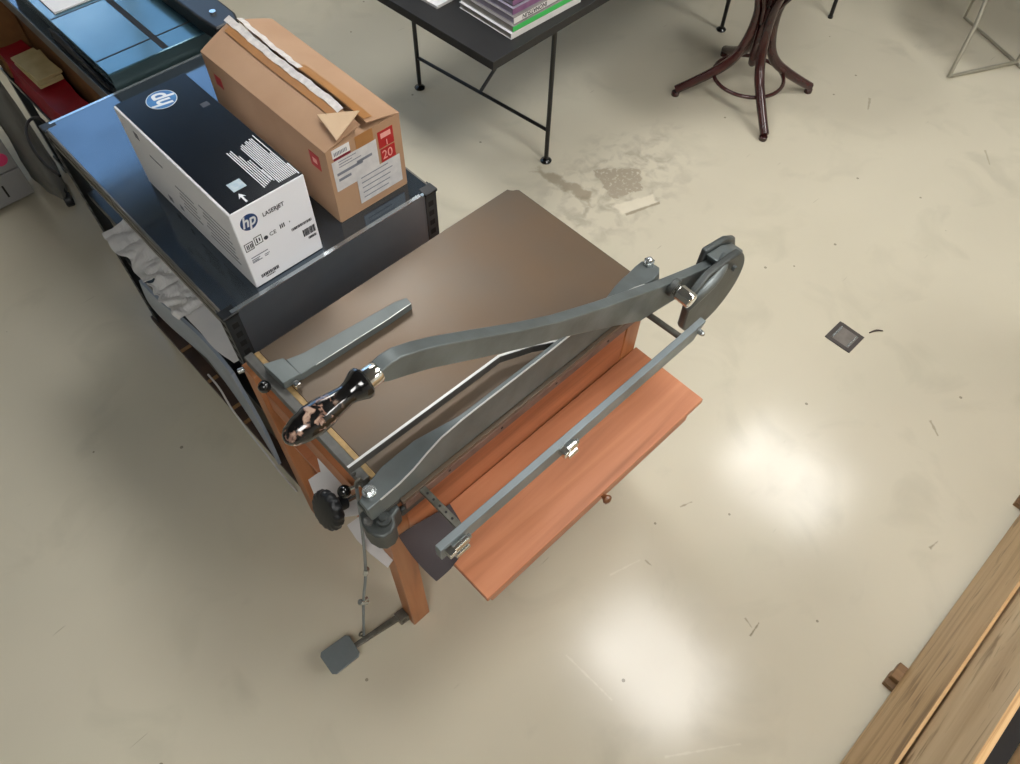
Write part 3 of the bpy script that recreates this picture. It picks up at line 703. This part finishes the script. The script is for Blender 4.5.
# inner short flaps, long flaps tented in the middle
B().box(KX+.006, KX2-.006, KY+.004, KY+.11, KZ2-.004, KZ2-.001).obj('inner_flap', M['kraft'], kb)
B().box(KX+.006, KX2-.006, KY2-.11, KY2-.004, KZ2-.004, KZ2-.001).obj('inner_flap', M['kraft'], kb)
def flap(edge, inner, zf, zb, z0=KZ2):
    return lambda u, v: (edge+(inner-edge)*u, KY+(KY2-KY)*v, z0 + (zf+(zb-zf)*v)*(u**.9) + .004*math.sin(7*v)*u)
f1 = B().grid(flap(KX, .828, .026, .044), 6, 14, .003).obj('top_flap', M['kraft'], kb)
f2 = B().grid(flap(KX2, .846, .022, .036), 6, 14, .003).obj('top_flap', M['kraft'], kb)
def strip(u0, u1, v0, v1, fn, lift, wob=0.):
    def g(a, c):
        u = u0+(u1-u0)*a; v = v0+(v1-v0)*c
        u += wob*math.sin(37*v)*.5+wob*math.sin(91*v)*.3
        p = fn(min(u, 1.06), v); return (p[0], p[1], p[2]+lift)
    return g
fnL, fnR = flap(KX, .828, .026, .044), flap(KX2, .846, .022, .036)
B().grid(strip(.86, 1.03, .12, 1.02, fnL, .0038, .022), 3, 40, .0006).obj('torn_tape', M['whitetape'], f1)
B().grid(strip(.68, .85, .12, .97, fnL, .0034), 3, 14, .0005).obj('packing_tape', M['browntape'], f1)
B().grid(strip(.74, 1.0, .02, .52, fnR, .0034), 3, 14, .0005).obj('packing_tape', M['browntape'], f2)
B().grid(strip(.86, 1.03, .50, 1.0, fnR, .0038, .035), 3, 40, .0006).obj('torn_tape', M['whitetape'], f2)
B().hull([(.770, KY+.095, 1.193), (.842, KY+.015, 1.212), (.752, KY-.006, 1.186)], [(.770, KY+.095, 1.196), (.842, KY+.015, 1.215), (.752, KY-.006, 1.189)]).obj('torn_corner', M['kraft_in'], f1)
def kf(name, m, u0, u1, z0, z1, d=.0008, par=kb): return B().box(KX+u0, KX+u1, KY-d, KY+.0002, KZ+z0, KZ+z1).obj(name, m, par)
kf('packing_tape', M['browntape'], .088, .142, .165, .2295, .0005)
kf('address_label', M['paper_lab'], .011, .148, .100, .192, .0008)
l2 = kf('address_label', M['paper_lab'], .073, .214, .022, .110, .0012)
kf('barcode_label', M['paper'], .017, .070, .201, .226, .0008)
kf('label_stripe', M['maroon'], .019, .070, .1935, .2005, .0009)
r1 = kf('red_sticker', M['redlab'], .155, .203, .156, .206, .0009)
r2 = kf('red_sticker', M['redlab'], .157, .203, .112, .152, .0009)
text('sticker_number', '20', .038, M['pinkink'], r2, (KX+.160, KY-.0014, KZ+.120), (1, 0, 0), (0, 0, 1), sx=.9)
text('sticker_number', '1', .024, M['pinkink'], r1, (KX+.174, KY-.0014, KZ+.159), (1, 0, 0), (0, 0, 1))
s_ = B().box(KX+.163, KX+.195, KY-.0013, KY-.0002, KZ+.184, KZ+.199); s_.obj('sticker_symbol', M['pinkink'], r1)
rnd = random.Random(5); b = B()
for k in range(9): b.box(KX+.022+k*.0045, KX+.0245+k*.0045, KY-.0012, KY, KZ+.206, KZ+.217)
b.obj('label_print', M['grey_ink'], kb, smooth=False)
b = B()
for (u0, u1, z) in ((.02, .10, .146), (.082, .130, .152), (.022, .06, .128)): b.box(KX+u0, KX+u1, KY-.0011, KY, KZ+z, KZ+z+.008)
b.obj('label_print', M['grey_ink'], kb, smooth=False)
b = B()
for k in range(5):
    z = .036+k*.016; b.box(KX+.085, KX+.13+rnd.random()*.06, KY-.0015, KY, KZ+z, KZ+z+.003)
b.obj('label_print', M['grey_ink'], kb, smooth=False)
b = B()
for k in range(3):
    z = .168+k*.008; b.box(KX+.03, KX+.07+rnd.random()*.03, KY-.0012, KY, KZ+z, KZ+z+.0022)
b.obj('label_print', M['grey_ink'], kb, smooth=False)
rs = B().box(KX-.0008, KX+.0002, 1.400, 1.442, 1.085, 1.130).obj('red_sticker', M['redlab'], kb)
B().box(KX-.0012, KX, 1.412, 1.430, 1.100, 1.115).obj('sticker_symbol', M['pinkink'], rs)
B().box(KX-.0008, KX+.0002, 1.85, 1.885, 1.085, 1.118).obj('red_sticker', M['redlab'], kb)

# things on the lower shelves, seen along the left side
def crumple(x0, x1, y0, y1, z, amp, seed, th=.002, sx=9.):
    def f(u, v):
        x = x0+(x1-x0)*u; y = y0+(y1-y0)*v
        e = noise.noise(Vector((seed, v*5, 0)))*.02*(1-u)
        h = abs(noise.noise(Vector((x*sx, y*sx, seed))))*amp + abs(noise.noise(Vector((x*sx*2.3, y*sx*2.3, seed+9))))*amp*.4
        return (x+e, y, z+h)
    return B().grid(f, 22, 40, th)
solo('paper_sheet', crumple(.294, .80, 1.345, 2.02, .7035, .010, 3.3), M['paper'], 'big white paper sheet lying on the upper inner shelf under the toner carton', 'paper', (.55, 1.7, .70), smooth=True)
solo('crumpled_paper', crumple(.272, .50, 1.735, 2.00, .722, .030, 1.7, sx=12.), M['paper'], 'crumpled white paper poking out of the metal shelf at the far left', 'paper', (.37, 1.85, .722), smooth=False)
solo('paper_offcut', crumple(.268, .45, 1.560, 1.730, .722, .026, 8.1, sx=18.), M['paper'], 'torn white paper scrap poking out of the shelf beside the big sheet', 'paper', (.35, 1.64, .722), smooth=False)
def pfold(u, v):
    y = 1.345+(1.90-1.345)*v
    ztop = .675-.08*v; zb = .46-.02*v-.32*max(0, 1-v*2.0)
    return (.296+.010*math.sin(v*5)+.005*math.sin(u*4+v*3), y, zb+(ztop-zb)*u)
solo('plastic_portfolio', B().grid(pfold, 12, 26, .010), M['portfolio'], 'blue grey plastic portfolio leaning out of the left side of the metal shelf', 'portfolio', (.31, 1.6, .3))
solo('storage_case', B().box(.348, .86, 1.40, 2.15, .0465, .35), M['darkcase'], 'dark olive storage case on the bottom board of the metal shelf', 'case', (.60, 1.78, .0465), bevel=.01)
solo('wire_loop', B().tube([(.276, 1.62, .385), (.272, 1.54, .40), (.268, 1.50, .33), (.27, 1.44, .25), (.272, 1.38, .20), (.276, 1.33, .12), (.290, 1.30, .004)], .003, 8, smooth=5), M['paper_lab'], 'thin pale wire hanging down beside the portfolio', 'wire', (.27, 1.45, .004))

# ------------------------------------------------------------------ second metal unit behind, with the trimmer
u2 = thing('metal_rack', 'low dark metal rack behind the cartons carrying the teal trimmer', 'rack', (.76, 2.85, 0))
UX0, UX1, UY0, UY1, UZ = .535, .990, 2.292, 3.42, .915
B().box(UX0, UX1, UY0, UY1, UZ-.014, UZ).obj('top_shelf', M['shelf'], u2, .002)
B().box(UX0-.003, UX0+.004, UY0, UY1, UZ-.05, UZ-.001).box(UX1-.004, UX1+.003, UY0, UY1, UZ-.05, UZ-.001).box(UX0, UX1, UY0-.003, UY0+.004, UZ-.05, UZ-.001).obj('shelf_skirt', M['shelf_side'], u2, .001)
for x in (UX0, UX1-.035):
    for y in (UY0+.006, UY1-.04): B().box(x, x+.035, y, y+.035, 0, UZ-.05).obj('post', M['post'], u2, .002)
B().box(.445, UX1, UY0+.05, UY1-.05, .50, .52).obj('lower_shelf', M['shelf'], u2, .002)
B().box(.445, UX1, UY0+.05, UY1-.05, .06, .08).obj('lower_shelf', M['shelf'], u2, .002)
for y in (UY0+.06, UY1-.09): B().box(.450, .480, y, y+.03, 0, .50).obj('post', M['post'], u2, .002)
# trimmer
tr = thing('paper_trimmer', 'teal enamelled flatbed paper trimmer lying on the metal rack', 'trimmer', (.77, 2.6, UZ))
TX0, TX1, TY0, TY1, TZ = .556, .985, 2.262, 3.05, .985
B().prism([(TX0, TZ), (TX1, TZ), (TX1, .9165), (TX0+.012, .9165)], 'y', TY0+.022, TY1).obj('base_board', M['teal'], tr, .003)
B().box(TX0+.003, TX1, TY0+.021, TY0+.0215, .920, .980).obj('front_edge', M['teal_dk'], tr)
for y in (2.365, 2.668): B().box(TX0+.004, TX1-.02, y, y+.006, TZ-.002, TZ+.0006).obj('groove', M['slot'], tr)
B().box(.742, .762, TY0+.03, TY1, TZ-.002, TZ+.0008).obj('cutting_slot', M['slot'], tr)
arm = B().prism([(.878, 2.30), (.885, 2.19), (.965, 2.19), (.978, 2.23), (.985, 3.0), (.868, 3.0)], 'z', TZ+.001, TZ+.055).obj('clamp_arm', M['blackmat'], tr, .008, 3)
B().cyl((.925, 2.27, TZ+.055), (.925, 2.27, TZ+.061), .010, 14).obj('arm_screw', M['bolt'], arm)
B().prism([(2.32, .918), (2.70, .918), (2.70, .950), (2.62, .965), (2.30, .930)], 'x', TX0-.010, TX0-.001).obj('side_wedge', M['blackmat'], tr, .003)  # dark wedge along the left side of the base board
solo('paper_sheet', B().box(.585, .740, 2.69, 2.95, TZ+.001, TZ+.006), M['paper'], 'white sheet of paper lying on the teal trimmer', 'paper', (.66, 2.82, TZ+.001))
# lower shelf contents
def soft(x0, x1, y0, y1, z0, z1, seed, amp=.015, n=10):
    b = B(); rings = []
    b.box(x0, x1, y0, y1, z0, z1)
    bmesh.ops.subdivide_edges(b.bm, edges=b.bm.edges[:], cuts=n, use_grid_fill=True)
    for v in b.bm.verts:
        if v.co.z > z0+1e-4:
            d = noise.noise_vector(v.co*7+Vector((seed, 0, 0)))*amp
            v.co += Vector((d.x, d.y, d.z*.6))
    return b
solo('red_bag', soft(.450, .555, 2.64, 3.24, .521, .655, 2.2), M['red'], 'red bag on the lower level of the rack left of the teal trimmer', 'bag', (.49, 3.0, .521))
solo('cardboard_box', B().box(.580, .95, 2.42, 3.32, .521, .84), M['oldcard'], 'old brown cardboard box inside the rack under the trimmer', 'box', (.76, 2.9, .521), bevel=.005)
solo('cardboard_box', B().box(.452, .578, 3.262, 3.36, .521, .80), M['oldcard'], 'small old brown cardboard box at the top left corner behind the red bag', 'box', (.51, 3.31, .521), bevel=.005)
z = .668
for i, (dx, rz, lab) in enumerate(((0, .02, 'lowest of the cream envelopes on the red bag'), (.006, -.05, 'middle one of the cream envelopes on the red bag'), (.002, .07, 'top one of the cream envelopes on the red bag'))):
    solo('envelope', B().box(.462+dx, .552+dx, 2.88, 3.08, z, z+.010, rz), M['cream'], lab, 'envelope', (.50+dx, 3.0, z), 'cream envelopes on the red bag', bevel=.001); z += .0115

# grey drawer cabinet at the far left and the covered trolley next to it
dc = thing('drawer_cabinet', 'grey drawer cabinet with black slot handles at the far left', 'cabinet', (-.1, 3.55, 0))
B().box(-.55, .292, 3.275, 3.85, .03, .76).obj('carcass', M['greycab'], dc, .003)
for i in range(5):
    z0 = .035+i*.145
    d = B().box(-.545, .292, 3.258, 3.274, z0, z0+.139).obj('drawer', M['greycab'], dc, .003)
    B().box(.19, .198, 3.2565, 3.259, z0+.035, z0+.095).obj('drawer_handle', M['slot'], d)
    if i == 1: B().cyl((.245, 3.2585, z0+.06), (.245, 3.2570, z0+.06), .03, 18).obj('round_sticker', M['pink'], d)
ct = thing('covered_trolley', 'grey dust cover draped over a small trolley beside the drawer cabinet', 'trolley', (.40, 3.2, 0))
cv = B(); rings = []
for z, s_, dx, dy in ((.045, 1.0, 0, 0), (.12, 1.02, 0, 0), (.25, .92, .0, .02), (.40, .95, .005, .05), (.55, .92, .0, .10), (.66, .72, -.02, .14), (.70, .25, -.02, .16)):
    rg = []
    for k in range(36):
        a = 2*PI*k/36; r = s_*(1+.10*math.sin(3*a+z*9)+.06*math.sin(7*a+z*20))
        rg.append((.372+dx*.4+.050*r*math.cos(a), 3.29+dy+.16*r*math.sin(a), z))
    rings.append(rg)
cv.loft(rings).obj('dust_cover', M['greycover'], ct)
cs = B().cyl((.362, 3.128, .030), (.392, 3.120, .030), .030, 20).obj('castor_wheel', M['blackmat'], ct, .004)
B().box(.365, .389, 3.13, 3.17, .030, .075).obj('castor_fork', M['post'], cs)
solo('power_cable', B().tube([(.318, 2.50, .60), (.308, 2.584, .60), (.312, 2.683, .61), (.335, 2.774, .62), (.375, 2.82, .62), (.405, 2.81, .60), (.415, 2.78, .45), (.41, 2.76, .0)], .0055, 8, smooth=6), M['cable'], 'black cable looping beside the red bag at the left edge', 'cable', (.34, 2.68, .6))

# ------------------------------------------------------------------ black table with books
th = math.radians(2.2)
tb = thing('table', 'long black table with thin metal legs and books on its corner', 'table', (1.732, 1.855, 0), rot=th, local=True)
TH = .710
B().box(0, 2.25, 0, .92, TH-.036, TH).obj('tabletop', M['tableblack'], tb, .0015)
lr = Matrix.Rotation(-th, 3, 'Z')
def tl_(x, y): v = lr @ Vector((x-1.732, y-1.855, 0)); return v.x, v.y
P1, P2, P3 = tl_(2.117, 1.908), tl_(2.039, 2.727), tl_(3.584, 2.008)
P4 = (P3[0], P2[1])
for (x, y) in (P1, P2, P3, P4):
    l = B().cyl((x, y, .012), (x, y, TH-.036), .0105, 14).obj('leg', M['blackmetal'], tb)
    B().lathe((x, y, 0), (0, 0, 1), [(0, .026), (.006, .027), (.013, .020), (.018, .011)], 18).obj('foot', M['blackgloss'], l)
for a, b_ in ((P1, P2), (P3, P4)):
    B().cyl((*a, .172), (*b_, .172), .0085, 12).obj('stretcher', M['blackmetal'], tb)
m1 = ((P1[0]+P2[0])/2, (P1[1]+P2[1])/2); m2 = ((P3[0]+P4[0])/2, (P3[1]+P4[1])/2)
B().cyl((*m1, .172), (m1[0]+.62, m1[1]-.02, TH-.036), .0085, 12).obj('diagonal_brace', M['blackmetal'], tb)
B().cyl((*m2, .172), (m2[0]-.62, m2[1], TH-.036), .0085, 12).obj('diagonal_brace', M['blackmetal'], tb)

def book(x0, x1, y0, y1, z, h, rz, label, cover, spine, pages, txt=None):
    t = thing('book', label, 'book', ((x0+x1)/2, (y0+y1)/2, z), 'stack of books on the black table', rz, local=True)
    w, d = (x1-x0)/2, (y1-y0)/2
    c = .0022
    B().box(-w, w, -d, d, h-c, h).box(-w, w, -d, d, 0, c).obj('cover', cover, t, .0008)
    B().box(-w, w, -d, -d+.002, c, h-c).obj('spine', spine, t)
    B().box(-w+.003, w-.003, -d+.0025, d-.003, c, h-c).obj('pages', pages, t)
    if txt:
        for (s, size, xo, sx, m) in txt:
            text('spine_text', s, size, m, t, (xo, -d-.0006, h-.004), (-1, 0, 0), (0, 0, -1), sx=sx, bold=.02)
    return t
z = TH+.0005
book(1.878, 2.262, 1.912, 2.205, z, .024, 0, 'white book at the bottom of the stack on the black table', M['paper'], M['paper'], M['pagegrey'], [('STUDIO', .014, .03, 1.3, M['dark_ink'])]) if False else book(1.878, 2.262, 1.912, 2.205, z, .024, 0, 'white book at the bottom of the stack on the black table', M['paper'], M['paper'], M['pagegrey'])
z += .0245
book(1.888, 2.262, 1.913, 2.215, z, .024, 0, 'grey topped book with a bright green spine in the stack', M['greycover_book'], M['green'], M['pagegrey']); z += .0245
book(1.898, 2.26, 1.922, 2.235, z, .026, .01, 'grey book with black lettering on a white spine', M['greycover_book'], M['paper'], M['lilac'], [('INOHATSUN', .024, -.005, .95, M['dark_ink'])]); z += .0265
book(1.906, 2.22, 1.934, 2.24, z, .026, 0, 'purple book just above the one with black lettering', M['lilac'], M['purple'], M['lilac']); z += .0265
book(1.916, 2.19, 1.945, 2.25, z, .024, 0, 'dark topped lilac book at the top of the stack', M['darkcase'], M['purple'], M['lilac'])
z = TH+.0005
solo('paper_stack', B().box(1.828, 1.875-.005, 2.262, 2.52, z, z+.012), M['paper'], 'small stack of white papers on the table right next to the book stack', 'paper', (1.85, 2.38, z), bevel=.001) if False else None
solo('paper_stack', B().box(1.800, 2.06, 2.262, 2.50, z, z+.012, .05), M['paper'], 'pile of white papers on the black table closest to the books', 'paper', (1.92, 2.38, z), bevel=.001)
solo('paper_stack', B().box(1.790, 1.98, 2.365, 2.62, z+.0125, z+.0165, -.04), M['paper'], 'white papers at the left end of the black table lying over the pile', 'paper', (1.88, 2.49, z+.0125), bevel=.001)

# ------------------------------------------------------------------ bentwood pedestal table
bt = thing('bistro_table', 'mahogany bentwood pedestal table with four curved legs and a ring', 'table', (3.20, 1.58, 0))
for ang in (137, -38, -127, 53):
    a = math.radians(ang); c, s = math.cos(a), math.sin(a)
    prof = [(.345, .032), (.27, .075), (.19, .125), (.125, .175), (.082, .235), (.058, .31), (.047, .39), (.052, .47), (.085, .56), (.15, .64), (.22, .70), (.24, .722)]
    r = [.021, .022, .0235, .024, .0235, .022, .021, .019, .017, .016, .015, .015]
    lgb = B().tube([(3.2+p*c, 1.58+p*s, z) for p, z in prof], r, 12, smooth=3).obj('leg', M['bentwood'], bt)
    B().cyl((3.2+.342*c, 1.58+.342*s, 0), (3.2+.342*c, 1.58+.342*s, .022), .020, 14).obj('foot', M['bentwood'], lgb, .003)
B().tube([(3.2+.172*math.cos(2*PI*k/36), 1.58+.172*math.sin(2*PI*k/36), .112) for k in range(36)], .0095, 10, closed=True).obj('ring', M['bentwood'], bt)
B().lathe((3.2, 1.58, .17), (0, 0, 1), [(0, .012), (.01, .020), (.03, .022), (.06, .028), (.22, .026), (.40, .020), (.548, .020)], 16).obj('column', M['bentwood'], bt)
for k in range(4):
    a = math.radians(92+k*90); c, s = math.cos(a), math.sin(a)
    B().tube([(3.2+p*c, 1.58+p*s, z) for p, z in ((.036, .40), (.05, .48), (.10, .57), (.14, .66), (.13, .722))], .010, 10, smooth=3).obj('brace', M['bentwood'], bt)
B().lathe((3.2, 1.58, .735), (0, 0, 1), [(0, .28), (.002, .325), (.010, .332), (.020, .332), (.024, .325), (.025, .01)], 48).obj('tabletop', M['bentwood'], bt)

# ------------------------------------------------------------------ chair with a tube frame at the upper right
ch = thing('chair', 'shell chair on a pale thin tube frame at the right edge', 'chair', (4.45, .98, 0))
A_, D_, B__ = (4.116, .938), (4.50, .755), (4.685, 1.150)
E_ = (A_[0]+B__[0]-D_[0], A_[1]+B__[1]-D_[1])
B().tube([(4.31, 1.02, .44), (A_[0]+.10, A_[1]+.03, .24), (A_[0], A_[1], .012), (4.30, .85, .010), (D_[0]+.0, D_[1], .010)], .0115, 10).obj('tube_frame', M['chairmetal'], ch)
B().tube([(4.60, 1.06, .44), (B__[0]-.02, B__[1], .22), (B__[0], B__[1], .010), (4.60, .965, .009), (D_[0]-.03, D_[1]-.05, .009)], .008, 10).obj('tube_frame', M['chairmetal'], ch)
B().tube([(4.47, .90, .44), (D_[0]+.01, D_[1]+.0, .20), (D_[0], D_[1], .012)], .008, 10).obj('tube_frame', M['chairmetal'], ch)
def shell(u, v):
    a = 2*PI*u; r = .02+.34*v
    x = 4.51+r*math.cos(a)*1.0; y = .99+r*math.sin(a)
    back = max(0., math.cos(a-math.radians(-20)))*v**3
    return (x, y, .432+.03*v**3+.32*back)
B().grid(shell, 36, 8, .008).obj('seat_shell', M['seatdark'], ch)
# black stool whose leg shows behind
st = thing('stool', 'black metal legged stool behind the pedestal table at the top edge', 'stool', (4.28, 1.82, 0))
for (x, y) in ((4.135, 1.668), (4.43, 1.668), (4.135, 1.97), (4.43, 1.97)):
    l = B().tube([(x, y, .008), (x+(4.28-x)*.15, y+(1.82-y)*.15, .45)], .011, 12).obj('leg', M['blackmetal'], st)
    B().cyl((x, y, 0), (x, y, .012), .014, 14).obj('foot', M['blackmat'], l)
B().lathe((4.28, 1.82, .45), (0, 0, 1), [(0, .02), (.001, .17), (.008, .18), (.022, .18), (.03, .17), (.032, .01)], 32).obj('seat', M['seatdark'], st)

# ------------------------------------------------------------------ floor box, splinter
fbx = thing('floor_box', 'square steel socket lid set into the concrete floor', 'floor box', (2.248, .373, 0))
fr = B()
x0, x1, y0, y1 = 2.193, 2.303, .318, .430
fr.box(x0, x1, y0, y0+.016, 0, .004).box(x0, x1, y1-.016, y1, 0, .004).box(x0, x0+.016, y0+.016, y1-.016, 0, .004).box(x1-.016, x1, y0+.016, y1-.016, 0, .004)
fr.obj('frame', M['drain_dk'], fbx, .001)
B().box(x0+.016, x1-.016, y0+.016, y1-.016, 0, .003).obj('lid', M['drain'], fbx)
B().box(x0+.018, x1-.018, y0+.019, y0+.025, .0031, .0062).obj('lid_rib', M['bolt'], fbx)
B().box(x0+.018, x1-.018, y1-.025, y1-.019, .0031, .0062).obj('lid_rib', M['bolt'], fbx)
solo('wood_splinter', B().tube([(2.337, .317, .004), (2.366, .305, .0055), (2.385, .285, .004)], [.0025, .004, .002], 8, smooth=3), M['darkwood'], 'small dark splinter lying on the floor beside the socket lid', 'splinter', (2.366, .303, 0))

# ------------------------------------------------------------------ plywood sheets on battens, lower right
def sheet(y0, y1, x0, x1, z0, z1, m, label):
    t = thing('plywood_panel', label, 'panel', ((x0+x1)/2, (y0+y1)/2, z0), 'plywood panels standing on edge')
    B().box(x0, x1, y0, y1, z0, z1-.0015).obj('panel', m, t)
    B().box(x0, x1, y0+.0004, y1-.0004, z1-.0015, z1).obj('edge_band', M['plyedge'], t, label='pale layered plywood edge')
    return t
PB = .045
sheet(-.459, -.451, .15, 2.9, PB, .49, M['oak'], 'lower oak veneered plywood panel standing in front at the bottom right')
sheet(-.480, -.465, .10, 2.95, PB, .855, M['oak2'], 'taller pale oak plywood panel behind the lower front panel')
sheet(-.612, -.585, .10, 2.95, PB, 1.32, M['lightwood'], 'light birch panel behind the dark gap in the bottom right corner')
solo('gap_filler', soft(.2, 2.8, -.580, -.492, PB, .643, 4.4, .004, 6), M['blackmat'], 'black foam wrap stuffed in the gap between the wood panels', 'filler', (1.5, -.535, PB))  # black block filling the gap between the panels
for x, lab in ((1.185, 'double wooden batten under the oak panels nearer the bottom edge'), (2.035, 'double wooden batten under the oak panels at the right edge')):
    bt_ = thing('wooden_batten', lab, 'batten', (x+.05, -.51, 0), 'battens under the plywood panels')
    B().box(x+.01, x+.06, -.66, -.425, 0, .022).obj('slat', M['batten'], bt_, .002)
    B().box(x+.03, x+.085, -.66, -.425, .0222, .0448).obj('slat', M['batten'], bt_, .002)

# ------------------------------------------------------------------ view
SC.view_settings.view_transform = 'Standard'
SC.view_settings.look = 'None'
SC.view_settings.gamma = 1.0
SC.view_settings.use_curve_mapping = False
SC.view_settings.exposure = 0.80
